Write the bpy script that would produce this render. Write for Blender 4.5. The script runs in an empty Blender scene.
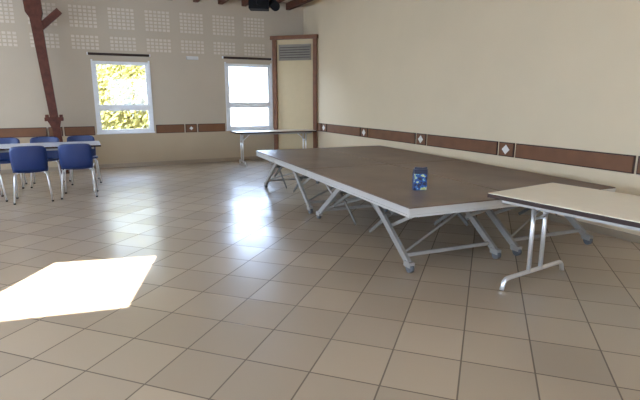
import bpy, bmesh, math, random
from mathutils import Vector, Matrix
random.seed(4)
scn=bpy.context.scene
COL=scn.collection
try:
    scn.view_settings.view_transform='Standard'
except Exception: pass

# ---------------------------------------------------------------- materials
def mat(name,col,rough=.5,metal=0,var=.06,scale=8,bump=0,spec=.5,bscale=60):
    m=bpy.data.materials.new(name);m.use_nodes=True
    nt=m.node_tree;b=nt.nodes['Principled BSDF']
    b.inputs['Roughness'].default_value=rough;b.inputs['Metallic'].default_value=metal
    b.inputs['Specular IOR Level'].default_value=spec
    tc=nt.nodes.new('ShaderNodeTexCoord');n=nt.nodes.new('ShaderNodeTexNoise')
    n.inputs['Scale'].default_value=scale;n.inputs['Detail'].default_value=4
    nt.links.new(tc.outputs['Object'],n.inputs['Vector'])
    r=nt.nodes.new('ShaderNodeValToRGB')
    r.color_ramp.elements[0].position=.3;r.color_ramp.elements[1].position=.7
    r.color_ramp.elements[0].color=(*[c*(1-var) for c in col],1)
    r.color_ramp.elements[1].color=(*[min(1,c*(1+var)) for c in col],1)
    nt.links.new(n.outputs['Fac'],r.inputs['Fac']);nt.links.new(r.outputs['Color'],b.inputs['Base Color'])
    if bump:
        n2=nt.nodes.new('ShaderNodeTexNoise');n2.inputs['Scale'].default_value=bscale
        nt.links.new(tc.outputs['Object'],n2.inputs['Vector'])
        bp=nt.nodes.new('ShaderNodeBump');bp.inputs['Strength'].default_value=bump;bp.inputs['Distance'].default_value=.01
        nt.links.new(n2.outputs['Fac'],bp.inputs['Height']);nt.links.new(bp.outputs['Normal'],b.inputs['Normal'])
    return m
M_wall=mat('cream_plaster',(.66,.525,.335),.75,var=.02,scale=1.5,bump=.15,bscale=90)
M_wallb=mat('warm_white_plaster',(.50,.41,.295),.8,var=.03,scale=1.5,bump=.15,bscale=90)
M_tan=mat('tan_dado_paint',(.46,.355,.225),.7,var=.03,scale=1.5)
M_corner=mat('corner_panel_cream',(.56,.43,.24),.7,var=.02)
M_ceil=mat('ceiling_paint',(.66,.59,.47),.8,var=.03)
M_lattice=mat('lattice_block',(.64,.55,.43),.85)
M_wood=mat('stained_wood',(.095,.028,.015),.55,var=.25,scale=12,spec=.25)
M_rafter=mat('rafter_wood',(.10,.035,.019),.55,var=.25,scale=12,spec=.25)
M_frame=mat('varnished_frame_wood',(.17,.062,.022),.5,var=.2,scale=12,spec=.3)
M_panel=mat('trim_panel',(.175,.074,.030),.5,var=.12,scale=5,spec=.3)
M_diamond=mat('diamond_tile',(.74,.70,.62),.35)
M_trimdark=mat('trim_rail',(.05,.020,.011),.5,var=.2,spec=.3)
M_pvc=mat('white_pvc',(.8,.8,.78),.4,var=.02)
M_box=mat('off_white_plastic',(.58,.56,.52),.5,var=.02)
M_steel=mat('chrome_tube',(.80,.79,.77),.28,.75,var=.03)
M_alu=mat('aluminium',(.62,.60,.555),.38,.55,var=.02,scale=3)
M_galv=mat('galvanised_tube',(.36,.335,.295),.45,.45,var=.06,scale=15)
M_galvd=mat('dark_steel_bar',(.15,.14,.12),.5,.4,var=.12,scale=25)
M_black=mat('black_plastic',(.004,.004,.005),.7,spec=.2)
M_blue=mat('blue_plastic',(.006,.023,.102),.35,var=.05)
M_lam=mat('cream_laminate',(.84,.74,.56),.4,var=.015)
M_lamb=mat('beige_brown_laminate',(.56,.45,.33),.42,var=.03)
M_lamw=mat('white_laminate',(.62,.68,.78),.22,var=.02)
M_edge=mat('dark_edging',(.035,.018,.012),.55,spec=.3)
M_grille=mat('grille_beige_grey',(.27,.23,.175),.6,spec=.2)
M_skirt=mat('skirting_tile',(.30,.225,.145),.35,var=.08,scale=3)
M_out=mat('exterior_render',(.62,.60,.57),.9)
M_ground=mat('exterior_ground',(.10,.095,.08),.9)
M_trunk=mat('bark',(.04,.03,.02),.9,var=.3)
M_outdark=mat('exterior_shutter',(.24,.235,.225),.8)
M_rub=mat('castor_rubber',(.10,.10,.10),.6)
M_deck=mat('stage_plywood',(.175,.115,.080),.36,var=.26,scale=2.2,bump=.08,bscale=150)

def leaf_mat():
    m=bpy.data.materials.new('leaves');m.use_nodes=True;nt=m.node_tree;nt.nodes.clear()
    o=nt.nodes.new('ShaderNodeOutputMaterial');mx=nt.nodes.new('ShaderNodeMixShader')
    d=nt.nodes.new('ShaderNodeBsdfDiffuse');t=nt.nodes.new('ShaderNodeBsdfTranslucent')
    tc=nt.nodes.new('ShaderNodeTexCoord');n=nt.nodes.new('ShaderNodeTexNoise');n.inputs['Scale'].default_value=4
    r=nt.nodes.new('ShaderNodeValToRGB')
    r.color_ramp.elements[0].position=.35;r.color_ramp.elements[1].position=.65
    r.color_ramp.elements[0].color=(.30,.29,.10,1);r.color_ramp.elements[1].color=(.56,.49,.20,1)
    nt.links.new(tc.outputs['Object'],n.inputs['Vector']);nt.links.new(n.outputs['Fac'],r.inputs['Fac'])
    nt.links.new(r.outputs['Color'],d.inputs['Color']);nt.links.new(r.outputs['Color'],t.inputs['Color'])
    mx.inputs[0].default_value=.5
    nt.links.new(d.outputs[0],mx.inputs[1]);nt.links.new(t.outputs[0],mx.inputs[2]);nt.links.new(mx.outputs[0],o.inputs[0])
    return m
M_leaf=leaf_mat()

def floor_mat():
    T=.385
    m=bpy.data.materials.new('floor_tiles');m.use_nodes=True;nt=m.node_tree;b=nt.nodes['Principled BSDF']
    N=nt.nodes.new;Lk=nt.links.new
    tc=N('ShaderNodeTexCoord');mp=N('ShaderNodeMapping')
    mp.inputs['Rotation'].default_value=(0,0,math.radians(45))
    mp.inputs['Location'].default_value=(.05,.1,0)
    Lk(tc.outputs['Object'],mp.inputs['Vector'])
    br=N('ShaderNodeTexBrick');br.offset=0;br.squash=1
    br.inputs['Scale'].default_value=1;br.inputs['Brick Width'].default_value=T;br.inputs['Row Height'].default_value=T
    br.inputs['Mortar Size'].default_value=.0052;br.inputs['Mortar Smooth'].default_value=.3;br.inputs['Bias'].default_value=0
    br.inputs['Color1'].default_value=(.44,.328,.213,1);br.inputs['Color2'].default_value=(.345,.257,.167,1)
    br.inputs['Mortar'].default_value=(.14,.098,.062,1)
    Lk(mp.outputs['Vector'],br.inputs['Vector'])
    Lk(br.outputs['Color'],b.inputs['Base Color'])
    mr=N('ShaderNodeMapRange');mr.inputs['To Min'].default_value=.42;mr.inputs['To Max'].default_value=.8
    Lk(br.outputs['Fac'],mr.inputs['Value']);Lk(mr.outputs['Result'],b.inputs['Roughness'])
    sc=N('ShaderNodeVectorMath');sc.operation='SCALE';sc.inputs['Scale'].default_value=1/T
    fl=N('ShaderNodeVectorMath');fl.operation='FLOOR';wn=N('ShaderNodeTexWhiteNoise');wn.noise_dimensions='2D'
    sb=N('ShaderNodeVectorMath');sb.operation='SUBTRACT';sb.inputs[1].default_value=(.5,.5,.5)
    s2=N('ShaderNodeVectorMath');s2.operation='SCALE';s2.inputs['Scale'].default_value=.04
    ge=N('ShaderNodeNewGeometry');ad=N('ShaderNodeVectorMath');ad.operation='ADD';no=N('ShaderNodeVectorMath');no.operation='NORMALIZE'
    Lk(mp.outputs['Vector'],sc.inputs[0]);Lk(sc.outputs[0],fl.inputs[0]);Lk(fl.outputs[0],wn.inputs['Vector'])
    Lk(wn.outputs['Color'],sb.inputs[0]);Lk(sb.outputs[0],s2.inputs[0]);Lk(s2.outputs[0],ad.inputs[0]);Lk(ge.outputs['Normal'],ad.inputs[1]);Lk(ad.outputs[0],no.inputs[0])
    bp=N('ShaderNodeBump');bp.invert=True;bp.inputs['Strength'].default_value=.4;bp.inputs['Distance'].default_value=.002
    Lk(no.outputs[0],bp.inputs['Normal'])
    Lk(br.outputs['Fac'],bp.inputs['Height']);Lk(bp.outputs['Normal'],b.inputs['Normal'])
    b.inputs['Specular IOR Level'].default_value=1.0
    b.inputs['Coat Weight'].default_value=.75;b.inputs['Coat Roughness'].default_value=.22
    Lk(bp.outputs['Normal'],b.inputs['Coat Normal'])
    return m
M_floor=floor_mat()

def print_mat():
    m=bpy.data.materials.new('packet_print');m.use_nodes=True;nt=m.node_tree;b=nt.nodes['Principled BSDF']
    tc=nt.nodes.new('ShaderNodeTexCoord');n=nt.nodes.new('ShaderNodeTexNoise');n.inputs['Scale'].default_value=24;n.inputs['Detail'].default_value=3
    r=nt.nodes.new('ShaderNodeValToRGB');r.color_ramp.interpolation='CONSTANT'
    cs=[(0,(.006,.012,.045)),(.44,(.009,.065,.25)),(.555,(.10,.36,.52)),(.58,(.46,.50,.10)),(.64,(.55,.58,.52))]
    e=r.color_ramp.elements;e[0].position=cs[0][0];e[0].color=(*cs[0][1],1);e[1].position=cs[1][0];e[1].color=(*cs[1][1],1)
    for p,c in cs[2:]:
        q=e.new(p);q.color=(*c,1)
    nt.links.new(tc.outputs['Object'],n.inputs['Vector']);nt.links.new(n.outputs['Fac'],r.inputs['Fac']);nt.links.new(r.outputs['Color'],b.inputs['Base Color'])
    b.inputs['Roughness'].default_value=.4
    return m

# ---------------------------------------------------------------- mesh helpers
class MB:
    def __init__(s): s.bm=bmesh.new();s.mats=[]
    def mi(s,m):
        if m not in s.mats: s.mats.append(m)
        return s.mats.index(m)
    def box(s,c,d,m,rot=None,bev=0,seg=2):
        vs=bmesh.ops.create_cube(s.bm,size=1)['verts']
        for v in vs: v.co=Vector((v.co.x*d[0],v.co.y*d[1],v.co.z*d[2]))
        if bev:
            es=list({e for v in vs for e in v.link_edges})
            r=bmesh.ops.bevel(s.bm,geom=es,offset=bev,segments=seg,affect='EDGES',profile=.5)
            vs=list({v for f in r['faces'] for v in f.verts}|{v for v in vs if v.is_valid})
        mt=Matrix.Translation(Vector(c))@(rot.to_4x4() if rot else Matrix.Identity(4))
        for v in vs: v.co=mt@v.co
        i=s.mi(m)
        for f in {f for v in vs for f in v.link_faces}: f.material_index=i
        return s
    def bar(s,a,b,w,h,m,bev=.003):
        a=Vector(a);b=Vector(b);d=b-a;L=d.length
        q=d.to_track_quat('Y','Z').to_matrix()
        return s.box((a+b)/2,(w,L,h),m,q,bev,1)
    def tube(s,pts,r,m,n=10,cap=True):
        P=[Vector(p) for p in pts];i=s.mi(m);rings=[];up=None
        for k,p in enumerate(P):
            if k==0:t=(P[1]-P[0]).normalized()
            elif k==len(P)-1:t=(P[-1]-P[-2]).normalized()
            else:t=((P[k+1]-p).normalized()+(p-P[k-1]).normalized()).normalized()
            if up is None: up=t.orthogonal().normalized()
            up=(up-t*up.dot(t)).normalized();w=t.cross(up)
            rings.append([s.bm.verts.new(p+r*(math.cos(2*math.pi*j/n)*up+math.sin(2*math.pi*j/n)*w)) for j in range(n)])
        for A,B in zip(rings,rings[1:]):
            for j in range(n):
                f=s.bm.faces.new((A[j],A[(j+1)%n],B[(j+1)%n],B[j]));f.material_index=i;f.smooth=True
        if cap:
            for R in (rings[0][::-1],rings[-1]):
                f=s.bm.faces.new(R);f.material_index=i
        return s
    def prism(s,pts2,axis,a,b,m):
        def P(u,v,w): return {'x':(w,u,v),'y':(u,w,v),'z':(u,v,w)}[axis]
        A=[s.bm.verts.new(P(u,v,a)) for u,v in pts2];B=[s.bm.verts.new(P(u,v,b)) for u,v in pts2];i=s.mi(m);n=len(A)
        fs=[s.bm.faces.new(A),s.bm.faces.new(B[::-1])]+[s.bm.faces.new((A[j],B[j],B[(j+1)%n],A[(j+1)%n])) for j in range(n)]
        for f in fs:f.material_index=i
        return s
    def obj(s,name,parent=None,**kw):
        bmesh.ops.recalc_face_normals(s.bm,faces=s.bm.faces[:])
        me=bpy.data.meshes.new(name);s.bm.to_mesh(me);s.bm.free()
        for m in s.mats: me.materials.append(m)
        o=bpy.data.objects.new(name,me);COL.objects.link(o)
        if parent:o.parent=parent
        for k,v in kw.items():o[k]=v
        return o
def root(name,label,cat,loc=(0,0,0),rz=0,group=None):
    o=bpy.data.objects.new(name,None);COL.objects.link(o);o.location=loc;o.rotation_euler=(0,0,rz)
    o.empty_display_size=.1;o['label']=label;o['category']=cat
    if group:o['group']=group
    return o
def copy_thing(r,loc,rz,label=None):
    n=r.copy();COL.objects.link(n);n.location=loc;n.rotation_euler=(0,0,rz)
    if label:n['label']=label
    def rec(src,dst):
        for c in src.children:
            k=c.copy();COL.objects.link(k);k.parent=dst;rec(c,k)
    rec(r,n);return n
def bez(pts,k=6):
    P=[Vector(p) for p in pts];out=[P[0]]
    for i in range(1,len(P)-1):
        a,b,c=P[i-1],P[i],P[i+1];r=min((a-b).length,(c-b).length)*.45;r=min(r,.06)
        s=b+(a-b).normalized()*r;e=b+(c-b).normalized()*r
        for j in range(k+1):
            t=j/k;out.append(s*(1-t)**2+b*2*t*(1-t)+e*t*t)
    out.append(P[-1]);return out

# ---------------------------------------------------------------- room
XR,YB,XL,YF,ZC=5.0,11.15,-4.6,-2.6,3.64
TH=.22
def wall(name,axis,pos,out,u0,u1,z0,z1,holes,m):
    us=sorted({u0,u1}|{h[0] for h in holes}|{h[1] for h in holes});zs=sorted({z0,z1}|{h[2] for h in holes}|{h[3] for h in holes})
    b=MB()
    for i in range(len(us)-1):
        for j in range(len(zs)-1):
            cu=(us[i]+us[i+1])/2;cz=(zs[j]+zs[j+1])/2
            if any(h[0]<cu<h[1] and h[2]<cz<h[3] for h in holes):continue
            du=us[i+1]-us[i];dz=zs[j+1]-zs[j];pp=pos+out*TH/2
            if axis=='y':b.box((cu,pp,cz),(du,TH,dz),m)
            else:b.box((pp,cu,cz),(TH,du,dz),m)
    bmesh.ops.remove_doubles(b.bm,verts=b.bm.verts[:],dist=1e-5)
    return b.obj(name,kind='structure')
W1=(.29,1.37,.74,2.20);W2=(3.05,4.13,.74,2.23)
wall('wall_back','y',YB,1,XL,XR+TH,0,ZC+.1,[W1,W2],M_wallb)
wall('wall_right','x',XR,1,YF,YB,0,ZC+.1,[],M_wall)
WL=[(0.2,2.6,.8,2.5),(3.6,6.0,.8,2.5),(7.0,9.4,.8,2.5)]
wall('wall_left','x',XL,-1,YF,YB,0,ZC+.1,WL,M_wall)
WR=[(-3.2,-1.0,.8,2.4),(1.2,3.4,.8,2.4)]
wall('wall_front','y',YF,-1,XL-TH,XR+TH,0,ZC+.1,WR,M_wall)
MB().box(((XL+XR)/2,(YB+YF)/2,-.06),(XR-XL+.4,YB-YF+.4,.12),M_floor).obj('floor',kind='structure')

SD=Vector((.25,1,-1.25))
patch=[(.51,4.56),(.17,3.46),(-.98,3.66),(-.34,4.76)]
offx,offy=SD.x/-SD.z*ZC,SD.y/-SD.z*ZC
hole=[(x-offx,y-offy) for x,y in patch]  # unseen ceiling opening, added and shaped so sunlight lands as the floor patch
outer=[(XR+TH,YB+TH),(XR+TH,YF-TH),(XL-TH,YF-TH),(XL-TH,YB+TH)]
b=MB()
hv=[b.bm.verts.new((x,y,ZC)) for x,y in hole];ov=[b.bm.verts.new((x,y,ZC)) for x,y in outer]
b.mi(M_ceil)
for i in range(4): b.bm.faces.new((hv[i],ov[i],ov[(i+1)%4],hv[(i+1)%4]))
b.obj('ceiling',kind='structure')

k=1
for i in range(11):
    x=4.60-.54*i
    if x<-.1: break
    MB().box((x,(YB+YF)/2,3.565),(.10,YB-YF,.15),M_rafter).obj('trim_%d'%k,kind='structure');k+=1

for z0,rows in ((2.41,4),(2.83,6)):
    b=MB();dz=.072;dx=.086
    for g in range(-4,5):
        gx=.65+.71*g
        for c in range(6):
            for r in range(rows):
                b.box((gx+.256+(c-2.5)*dx,YB-.002,z0+dz/2+r*dz),(.060,.012,.046),M_lattice)
    b.obj('trim_%d'%k,kind='structure');k+=1

def rail(name,axis,pos,sgn,u0,u1,diamonds,breaks=(),dsz=.088):
    b=MB();z0,z1=.70,.885;zc=(z0+z1)/2
    def B(u,z,du,dz,dep,m,rot=None):
        if axis=='y':b.box((u,pos-sgn*dep/2,z),(du,dep,dz),m,rot)
        else:b.box((pos-sgn*dep/2,u,z),(dep,du,dz),m,rot)
    segs=[];cur=u0
    for a,c in breaks: segs.append((cur,a));cur=c
    segs.append((cur,u1))
    for a,c in segs:
        ds=[d for d in diamonds if a<d<c];edges=[a]+sum([[d-.145,d+.145] for d in ds],[])+[c]
        for i in range(0,len(edges),2):
            p,q=edges[i],edges[i+1]
            if q-p<.1: continue
            n=max(1,round((q-p)/1.7))
            for j in range(n):
                pp=p+(q-p)*j/n+.011;qq=p+(q-p)*(j+1)/n-.011
                B((pp+qq)/2,zc,qq-pp,z1-z0,.016,M_trimdark)
                B((pp+qq)/2,zc,qq-pp-.022,z1-z0-.026,.024,M_panel)
        for d in ds:
            if not(a+.1<d<c-.1):continue
            B(d,zc,.25,z1-z0,.016,M_trimdark)
            B(d,zc,.225,z1-z0-.026,.022,M_panel)
            B(d,zc,dsz,dsz,.030,M_diamond,Matrix.Rotation(math.pi/4,3,'X' if axis=='x' else 'Y'))
    return b.obj(name,kind='structure')
rail('trim_%d'%k,'x',XR,1,YF,10.36,[-.75,1.05,2.80,4.62,6.42,8.22,10.0]);k+=1
rail('trim_%d'%k,'y',YB,1,XL,4.22,[-2.3,-.5,2.2],[(W1[0]-.06,W1[1]+.06),(W2[0]-.06,W2[1]+.06)],.06);k+=1
MB().box(((XL+4.2)/2,YB-.002,.39),(4.2-XL,.006,.62),M_tan).obj('trim_%d'%k,kind='structure');k+=1
MB().box(((XL+4.2)/2,YB-.006,.04),(4.2-XL,.012,.08),M_skirt).obj('baseboard_back',kind='structure')
MB().box((XR-.006,(YF+10.4)/2,.04),(.012,10.4-YF,.08),M_skirt).obj('baseboard_right',kind='structure')

A=Vector((4.22,YB-.0,0));C=Vector((XR,10.37,0));mid=(A+C)/2;L=(C-A).length
ang=math.atan2(C.y-A.y,C.x-A.x)
def chamf(name,parts):
    b=MB()
    for (u,z,du,dz,dep,off,m) in parts: b.box((u,-off,z),(du,dep,dz),m)
    o=b.obj(name,kind='structure');o.location=mid;o.rotation_euler=(0,0,ang);return o
chamf('wall_corner',[(0,1.4,L+.02,2.8,.03,0,M_corner)])
chamf('trim_%d'%k,[(-L/2+.045,1.42,.09,2.84,.06,.045,M_frame),(L/2-.045,1.42,.09,2.84,.06,.045,M_frame),(0,2.83,L+.06,.08,.16,.05,M_frame)]);k+=1
b=MB();b.box((0,-.02,2.50),(.78,.02,.33),M_grille)
for i in range(11): b.box((0,-.035,2.36+i*.028),(.74,.02,.008),M_edge if i%2 else M_grille,Matrix.Rotation(.5,3,'X'))
for u in(-.39,.39): b.box((u,-.035,2.50),(.02,.03,.35),M_grille)
for z in(2.33,2.67): b.box((0,-.035,z),(.80,.03,.02),M_grille)
v=b.obj('ventilation_grille',label='beige-grey slatted ventilation grille on the corner panel',category='vent')
v.location=mid;v.rotation_euler=(0,0,ang)

# ---------------------------------------------------------------- windows
def glass():
    m=bpy.data.materials.new('pane');m.use_nodes=True;nt=m.node_tree;nt.nodes.clear()
    o=nt.nodes.new('ShaderNodeOutputMaterial');mx=nt.nodes.new('ShaderNodeMixShader');t=nt.nodes.new('ShaderNodeBsdfTransparent')
    g=nt.nodes.new('ShaderNodeBsdfGlossy');g.inputs['Roughness'].default_value=.03;mx.inputs[0].default_value=.03
    nt.links.new(t.outputs[0],mx.inputs[1]);nt.links.new(g.outputs[0],mx.inputs[2]);nt.links.new(mx.outputs[0],o.inputs[0]);return m
M_glass=glass()
def win(name,h,mul):
    x0,x1,z0,z1=h;y=YB+.03;b=MB();f=.04
    b.box(((x0+x1)/2,y,z1-f/2),(x1-x0,.08,f),M_pvc,bev=.006);b.box(((x0+x1)/2,y,z0+f/2),(x1-x0,.08,f),M_pvc,bev=.006)
    b.box((x0+f/2,y,(z0+z1)/2),(f,.08,z1-z0),M_pvc,bev=.006);b.box((x1-f/2,y,(z0+z1)/2),(f,.08,z1-z0),M_pvc,bev=.006)
    b.box(((x0+x1)/2,y,mul),(x1-x0,.085,.07),M_pvc,bev=.006)
    g=.028
    for (a,c,e,d) in ((x0+f,x1-f,mul+.035,z1-f),(x0+f,x1-f,z0+f,mul-.035)):
        b.box(((a+c)/2,y-.01,d-g/2),(c-a,.05,g),M_pvc,bev=.004);b.box(((a+c)/2,y-.01,e+g/2),(c-a,.05,g),M_pvc,bev=.004)
        b.box((a+g/2,y-.01,(e+d)/2),(g,.05,d-e),M_pvc,bev=.004);b.box((c-g/2,y-.01,(e+d)/2),(g,.05,d-e),M_pvc,bev=.004)
    for xx in(x0-.012,x1+.012): b.box((xx,YB-.01,(z0+z1)/2),(.035,.025,z1-z0+.06),M_pvc)
    b.box(((x0+x1)/2,YB-.02,z0-.01),(x1-x0+.08,.05,.03),M_pvc,bev=.004)
    o=b.obj(name,kind='structure')
    MB().box(((x0+x1)/2,y,(z0+z1)/2),(x1-x0-.08,.006,z1-z0-.08),M_glass).obj('window_pane',o)
    h2=MB();h2.box(((x0+x1)/2,y-.05,mul+.06),(.02,.03,.05),M_pvc,bev=.003);h2.box(((x0+x1)/2+.04,y-.065,mul+.075),(.10,.012,.018),M_pvc,bev=.004);h2.obj('window_handle',o)
win('window_1',W1,1.26);win('window_2',W2,1.30)
def simple_win(name,axis,pos,h):
    u0,u1,z0,z1=h;b=MB()
    def B(u,z,du,dz):
        if axis=='y':b.box((u,pos,z),(du,.07,dz),M_pvc)
        else:b.box((pos,u,z),(.07,du,dz),M_pvc)
    for z in(z0+.03,z1-.03):B((u0+u1)/2,z,u1-u0,.06)
    for u in(u0+.03,u1-.03,(u0+u1)/2):B(u,(z0+z1)/2,.06,z1-z0)
    b.obj(name,kind='structure')
for i,h in enumerate(WL): simple_win('window_%d'%(3+i),'x',XL-.1,h)
for i,h in enumerate(WR): simple_win('window_%d'%(6+i),'y',YF-.1,h)  # unseen front windows, added to hold the fill lights

for (x0,x1,z) in ((.20,1.42,2.34),(2.97,4.16,2.36)):
    r=root('roller_blind','slim dark roller blind housing mounted above a white window','blind',((x0+x1)/2,YB-.04,z),0,'blinds above the windows')
    w=x1-x0
    MB().tube([(-w/2+.02,0,0),(w/2-.02,0,0)],.020,M_edge,14).obj('blind_roll',r)
    for s in(-1,1): MB().box((s*(w/2-.01),.008,.0),(.02,.06,.05),M_pvc,bev=.004).obj('bracket',r)
    MB().box((0,.0,-.024),(w-.06,.010,.010),M_edge).obj('bottom_bar',r)
e=MB();e.box((0,0,0),(.26,.05,.07),M_box,bev=.01);e=e.obj('emergency_light',label='small off-white emergency light fixed between the windows',category='light');e.location=(2.3,YB-.025,2.32)

# ---------------------------------------------------------------- slanting timber post
r=root('timber_post','dark brown timber post leaning slightly towards the ceiling beams','post',(-.40,10.75,0))
b=MB()
secs=[(0,.0,.13),(1.0,-.075,.14),(2.2,-.16,.17),(2.9,-.205,.19),(3.0,-.22,.28),(3.60,-.25,.30)]
rings=[];i0=b.mi(M_wood)
for z,cx,w in secs: rings.append([b.bm.verts.new((cx+sx*w/2,sy*.08,z)) for sx,sy in((-1,-1),(1,-1),(1,1),(-1,1))])
for P,Q in zip(rings,rings[1:]):
    for j in range(4): b.bm.faces.new((P[j],P[(j+1)%4],Q[(j+1)%4],Q[j])).material_index=i0
b.bm.faces.new(rings[0][::-1]);b.bm.faces.new(rings[-1])
b.obj('post_shaft',r)
b=MB();b.bar((-.17,0,2.72),(.20,0,3.06),.09,.12,M_wood);b.obj('brace',r)
b=MB();b.box((-.085,0,1.06),(.32,.22,.07),M_wood,bev=.008);b.prism([(-.20,1.03),(.03,1.03),(0,.90),(-.14,.90)],'y',-.10,.10,M_wood);b.box((-.20,-.05,1.115),(.06,.06,.06),M_wood,bev=.008);b.box((.04,-.05,1.115),(.06,.06,.06),M_wood,bev=.008)
b.obj('wooden_bracket',r)
b=MB();b.box((0,0,.012),(.2,.24,.024),M_edge,bev=.004);b.obj('base_plate',r)

# ---------------------------------------------------------------- hanging projector
r=root('ceiling_projector','black irregular projector fixture hanging beneath the ceiling beams','projector',(3.20,9.0,3.15),math.radians(-12))
MB().prism([(-.27,-.12),(.10,-.15),(.14,.10),(-.20,.14)],'z',-.09,.13,M_black).obj('cabinet',r)
b=MB();b.tube([(.22,.12,.05),(.22,.1,.04),(.22,-.12,-.03),(.22,-.125,-.031),(.22,-.17,-.045)],.085,M_black,18);b.obj('lamp_housing',r)
MB().tube([(-.08,-.12,.02),(-.08,-.20,.01)],.05,M_black,16).obj('lens',r)
MB().box((.02,0,.19),(.50,.08,.03),M_black,bev=.004).obj('mounting_bar',r)
MB().tube([(.22,.0,.09),(.22,.0,.19)],.012,M_black).obj('yoke',r)
MB().tube([(-.08,0,.10),(-.08,0,.42)],.018,M_black).obj('ceiling_stem',r)

# ---------------------------------------------------------------- stage units
SW,SL,SH=1.175,2.31,.605
def stage_unit():
    r=root('stage_platform','folding portable stage section with brown plywood deck and grey metal legs','stage',group='stage sections beside the cream wall')
    w,l,h=SW,SL,SH;g=.001
    MB().box((w/2,l/2,h-.006),(w-.008,l-.008,.012),M_deck,bev=.002,seg=1).obj('deck',r)
    b=MB();zt=h-.012
    for (dz,hh,dep) in ((.009,.018,.027),(.035,.036,.021),(.062,.020,.027)):
        for y,s in((0,1),(l,-1)):b.box((w/2,y+s*(.027-dep/2),zt-dz),(w-2*g,dep,hh),M_alu)
        for x,s in((0,1),(w,-1)):b.box((x+s*(.027-dep/2),l/2,zt-dz),(dep,l-2*g,hh),M_alu)
    for i in range(1,4):b.box((w/2,l*i/4,h-.045),(w-.05,.04,.045),M_galvd)
    b.obj('deck_frame',r)
    for end in(0,1):
        def Y(y):return y if end==0 else l-y
        for x in(.12,w-.12):
            s=1 if x<w/2 else -1;xi=x+.045*s
            MB().bar((x,Y(.84),h-.06),(x,Y(.16),.075),.034,.060,M_galv,.002).obj('leg',r)
            MB().bar((xi,Y(1.08),h-.06),(xi,Y(.50),.24),.014,.036,M_galvd,.002).obj('stay',r)
            MB().bar((xi,Y(.08),h-.07),(xi,Y(.54),.31),.012,.030,M_galv,.002).obj('stay',r)
            MB().bar((xi+.03*s,Y(.42),h-.07),(xi+.03*s,Y(1.00),.13),.012,.034,M_galvd,.002).obj('scissor_arm',r)
            g2=MB();g2.prism([(Y(.70),h-.075),(Y(.95),h-.075),(Y(.86),h-.13),(Y(.76),h-.14)],'x',x+.018*s,x+.023*s,M_galv);g2.obj('gusset_plate',r)
            c=MB();c.box((x,Y(.155),.072),(.055,.095,.05),M_galv,bev=.004)
            c.tube([(x-.018,Y(.14),.042),(x+.018,Y(.14),.042)],.042,M_rub,16);c.obj('castor',r)
        MB().bar((.12,Y(.235),.125),(w-.12,Y(.235),.125),.022,.032,M_galv,.002).obj('crossbar',r)
        MB().bar((.12,Y(.6),.40),(w-.12,Y(.6),.40),.024,.028,M_galvd,.002).obj('crossbar',r)
        MB().bar((.15,Y(.26),.15),(w-.15,Y(.58),.40),.010,.024,M_galv,.002).obj('brace',r)
    return r
srz=math.radians(-3.5)
D=Vector((2.26,3.02,0));ux=Vector((math.cos(srz),math.sin(srz),0));uy=Vector((-math.sin(srz),math.cos(srz),0))
s0=stage_unit();s0.location=D;s0.rotation_euler=(0,0,srz)
GAP=.008
copy_thing(s0,D+ux*(SW+GAP),srz);copy_thing(s0,D+uy*(SL+GAP),srz);copy_thing(s0,D+uy*(SL+GAP)+ux*(SW+GAP),srz)

# ---------------------------------------------------------------- packet on the stage
M_pk=print_mat();M_pkb=mat('packet_blue',(.008,.035,.13),.35,var=.3,scale=30,bump=.5,bscale=35);M_pkn=mat('packet_navy',(.006,.010,.03),.35)
r=root('snack_packet','small upright dark blue printed packet with yellow-green graphics','packet',(2.80,3.60,SH+.001),math.radians(-22))
b=MB();b.box((0,0,.10),(.125,.065,.20),M_pkb,bev=.005)
bmesh.ops.subdivide_edges(b.bm,edges=[e for e in b.bm.edges if e.calc_length()>.05],cuts=4,use_grid_fill=True)
bmesh.ops.triangulate(b.bm,faces=[f for f in b.bm.faces if len(f.verts)>4])
for vv in b.bm.verts:
    z=vv.co.z
    if z>.004:
        vv.co.x+=.003*math.sin(z*90+vv.co.y*70)+random.uniform(-.0012,.0012)+.02*max(0,z-.05)
        vv.co.y+=.003*math.sin(z*75+vv.co.x*80)+random.uniform(-.001,.001)
fm=b.mi(M_pk);fn=b.mi(M_pkn)
b.bm.normal_update()
for f in b.bm.faces:
    c=f.calc_center_median()
    if c.z>.17: f.material_index=fn
    elif abs(f.normal.y)>.6 and .015<c.z: f.material_index=fm
b.obj('carton',r)
b=MB();b.prism([(-.056,.197),(.064,.198),(.066,.216),(.03,.212),(-.050,.217)],'y',-.006,.006,M_pkn);b.obj('top_flap',r)

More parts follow.
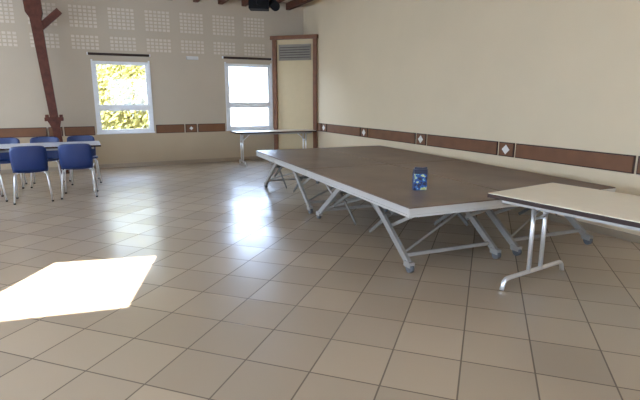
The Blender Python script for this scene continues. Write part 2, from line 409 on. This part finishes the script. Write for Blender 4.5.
# ---------------------------------------------------------------- folding tables
def table(name,label,L,W,H,topm,loc,rz,edge=M_edge,inset=.2,group=None,thick=.028,tr=.016):
    r=root(name,label,'table',loc,rz,group)
    MB().box((0,0,H-.003),(L-.008,W-.008,.006),topm,bev=.001,seg=1).obj('tabletop',r)
    MB().box((0,0,H-.004-thick/2),(L,W,thick),edge,bev=.005).obj('edge_band',r,label='dark edge band')
    for s in(-1,1):
        x=s*(L/2-inset);w=W/2-.02
        zt=.085
        MB().tube(bez([(x,-w,.0),(x,-w+.03,zt),(x,w-.03,zt),(x,w,.0)]),tr,M_steel).obj('foot',r)
        for y in(-.08,.08):
            MB().tube([(x,y,zt),(x,y,H-.03)],tr,M_steel,12).obj('leg',r)
        MB().tube([(x,-W/2+.08,H-.05),(x,W/2-.08,H-.05)],.013,M_steel).obj('crossbar',r)
        MB().tube([(x,-.08,.52),(x,.08,.52)],.010,M_steel).obj('crossbar',r)
        MB().tube([(x,0,.52),(x-s*.22,0,H-.04)],.009,M_steel,8).obj('brace',r)
    for y in(-W/2+.06,W/2-.06):
        MB().box((0,y,H-.05),(L-.2,.02,.03),M_galv).obj('side_rail',r)
    return r
rz=math.radians(7)
P1=Vector((2.75,2.70,0));u=Vector((math.cos(rz),math.sin(rz),0));v=Vector((math.sin(rz),-math.cos(rz),0))
WT,LT=.86,1.83
table('folding_table','cream-topped folding table with dark edge and chrome legs beside the stage',LT,WT,.74,M_lam,P1+u*WT/2+v*LT/2,rz-math.pi/2,inset=.18,tr=.018,thick=.032)
table('folding_table','narrow folding table with beige top standing against the back wall',1.84,.60,.74,M_lamb,(3.86,10.28,0),math.radians(-3),inset=.18)
table('dining_table','white-topped table with dark edge surrounded by blue chairs',1.9,.8,.74,M_lamw,(-.72,8.72,0),0,inset=.15)

# ---------------------------------------------------------------- chairs
def chair():
    r=root('stacking_chair','blue plastic stacking chair with chrome tube legs at the white table','chair',group='blue chairs around the table')
    def shell(name,prof,wf,th=.009,nx=10):
        b=MB();b.mi(M_blue);rows=[]
        for k,(y,z) in enumerate(prof):
            t=k/(len(prof)-1);w=wf(t);row=[]
            for i in range(nx+1):
                s=-1+2*i/nx
                row.append(b.bm.verts.new((s*w/2,y+ (0.045*s*s if name=='backrest' else 0),z+(0.018*s*s if name=='seat' else 0)-(.012*s**4 if name=='backrest' and t>.8 else 0))))
            rows.append(row)
        for A,B in zip(rows,rows[1:]):
            for i in range(nx):
                f=b.bm.faces.new((A[i],A[i+1],B[i+1],B[i]));f.smooth=True
        o=b.obj(name,r)
        md=o.modifiers.new('s','SOLIDIFY');md.thickness=th;md.offset=0
        return o
    shell('backrest',[(-.17,.43),(-.195,.47),(-.212,.54),(-.225,.62),(-.235,.70),(-.242,.76),(-.247,.79),(-.248,.805)],
          lambda t:.42+.03*math.sin(math.pi*min(1,t*1.1))-(.05 if t>.95 else (.015 if t>.8 else 0)))
    shell('seat',[(-.18,.425),(-.14,.425),(-.05,.428),(.06,.435),(.15,.442),(.20,.440),(.225,.425)],
          lambda t:.42+.03*math.sin(math.pi*t))
    for sx in(-1,1):
        MB().tube(bez([(sx*.17,-.10,.415),(sx*.20,-.17,.39),(sx*.235,-.25,.0)]),.0115,M_steel).obj('leg',r)
        MB().tube(bez([(sx*.17,.10,.415),(sx*.20,.17,.39),(sx*.225,.22,.0)]),.0115,M_steel).obj('leg',r)
        MB().tube([(sx*.17,-.12,.412),(sx*.17,.12,.412)],.0115,M_steel).obj('seat_rail',r)
        for y,x in((-.25,.235),(.22,.225)): MB().tube([(sx*x,y,0),(sx*x,y,.02)],.015,M_black).obj('foot_cap',r)
    MB().tube([(-.17,0,.41),(.17,0,.41)],.010,M_steel).obj('crossbar',r)
    return r
c0=chair();c0.location=(-.12,8.12,0);c0.rotation_euler=(0,0,math.radians(-4))
copy_thing(c0,(-.73,8.02,0),math.radians(3))
copy_thing(c0,(-1.36,8.25,0),math.radians(12))
copy_thing(c0,(-.62,9.35,0),math.radians(178))
copy_thing(c0,(-.04,9.38,0),math.radians(184))
copy_thing(c0,(-1.20,9.36,0),math.radians(181))

# ---------------------------------------------------------------- exterior
MB().box((2,26,-.3),(60,29,.1),M_ground).obj('ground_outside',kind='structure')
r=root('garden_tree','yellow-green leafy tree standing outside the window','tree',(1.35,17.2,-.25))
MB().tube([(0,0,0),(.05,0,1.2),(-.05,.05,2.4)],.12,M_trunk,10).obj('trunk',r)
b=MB();b.mi(M_leaf)
for i in range(11000):
    while True:
        p=Vector((random.uniform(-1,1),random.uniform(-1,1),random.uniform(-1,1)))
        if p.length<1:break
    c=Vector((p.x*1.9,p.y*1.2,2.1+p.z*1.8));s=random.uniform(.05,.09)
    q=Vector((random.gauss(0,1),random.gauss(-.8,1),random.gauss(.5,1))).normalized();t=q.orthogonal().normalized();w=q.cross(t)
    b.bm.faces.new([b.bm.verts.new(c+t*s*1.3),b.bm.verts.new(c+w*s*.6),b.bm.verts.new(c-t*s*1.3),b.bm.verts.new(c-w*s*.6)])
b.obj('foliage',r)
b=MB();b.box((7.5,24,.75),(9,4,1.9),M_out)
b.box((5.9,21.98,.75),(.9,.06,1.0),M_outdark);b.box((7.6,21.98,.75),(.9,.06,1.0),M_outdark)
b.obj('neighbouring_house',label='pale rendered house seen outside through the window',category='building')

# ---------------------------------------------------------------- light
w=bpy.data.worlds.new('w');scn.world=w;w.use_nodes=True
bg=w.node_tree.nodes['Background'];bg.inputs[0].default_value=(.54,.71,1,1);bg.inputs[1].default_value=16
def area(name,loc,rot,sx,sy,e,col=(1,1,1),portal=False):
    l=bpy.data.lights.new(name,'AREA');l.shape='RECTANGLE';l.size=sx;l.size_y=sy;l.energy=e;l.color=col
    if portal:l.cycles.is_portal=True
    o=bpy.data.objects.new(name,l);COL.objects.link(o);o.location=loc;o.rotation_euler=rot;return o
R=math.radians
for i,h in enumerate(WL):
    area('fill_left',(XL-.02,(h[0]+h[1])/2,(h[2]+h[3])/2),(0,R(-90),0),h[3]-h[2],h[1]-h[0],(1,11,24)[i],(1,.93,.82))  # fill lights added at the unseen left windows
for i,h in enumerate(WR):
    area('fill_front',((h[0]+h[1])/2,YF-.02,(h[2]+h[3])/2),(R(90),0,0),h[1]-h[0],h[3]-h[2],1.5,(1,.96,.9))  # fill lights added behind the camera, at the made-up front windows
for h in(W1,W2):
    area('portal',((h[0]+h[1])/2,YB+.12,(h[2]+h[3])/2),(R(-90),0,0),h[1]-h[0],h[3]-h[2],1,portal=True)
s=bpy.data.lights.new('sun','SUN');s.energy=46;s.angle=R(.4);s.color=(.96,.97,1)
so=bpy.data.objects.new('sun',s);COL.objects.link(so);so.rotation_euler=SD.to_track_quat('-Z','Y').to_euler();so.location=(-3,-8,9)

# ---------------------------------------------------------------- camera
cam=bpy.data.objects.new('camera',bpy.data.cameras.new('camera'));COL.objects.link(cam)
cam.data.sensor_width=36;cam.data.lens=36*481/640;cam.data.clip_start=.05
cam.location=(0,0,1.45);cam.rotation_euler=(R(90-11.92),0,R(-26.02))
scn.camera=cam
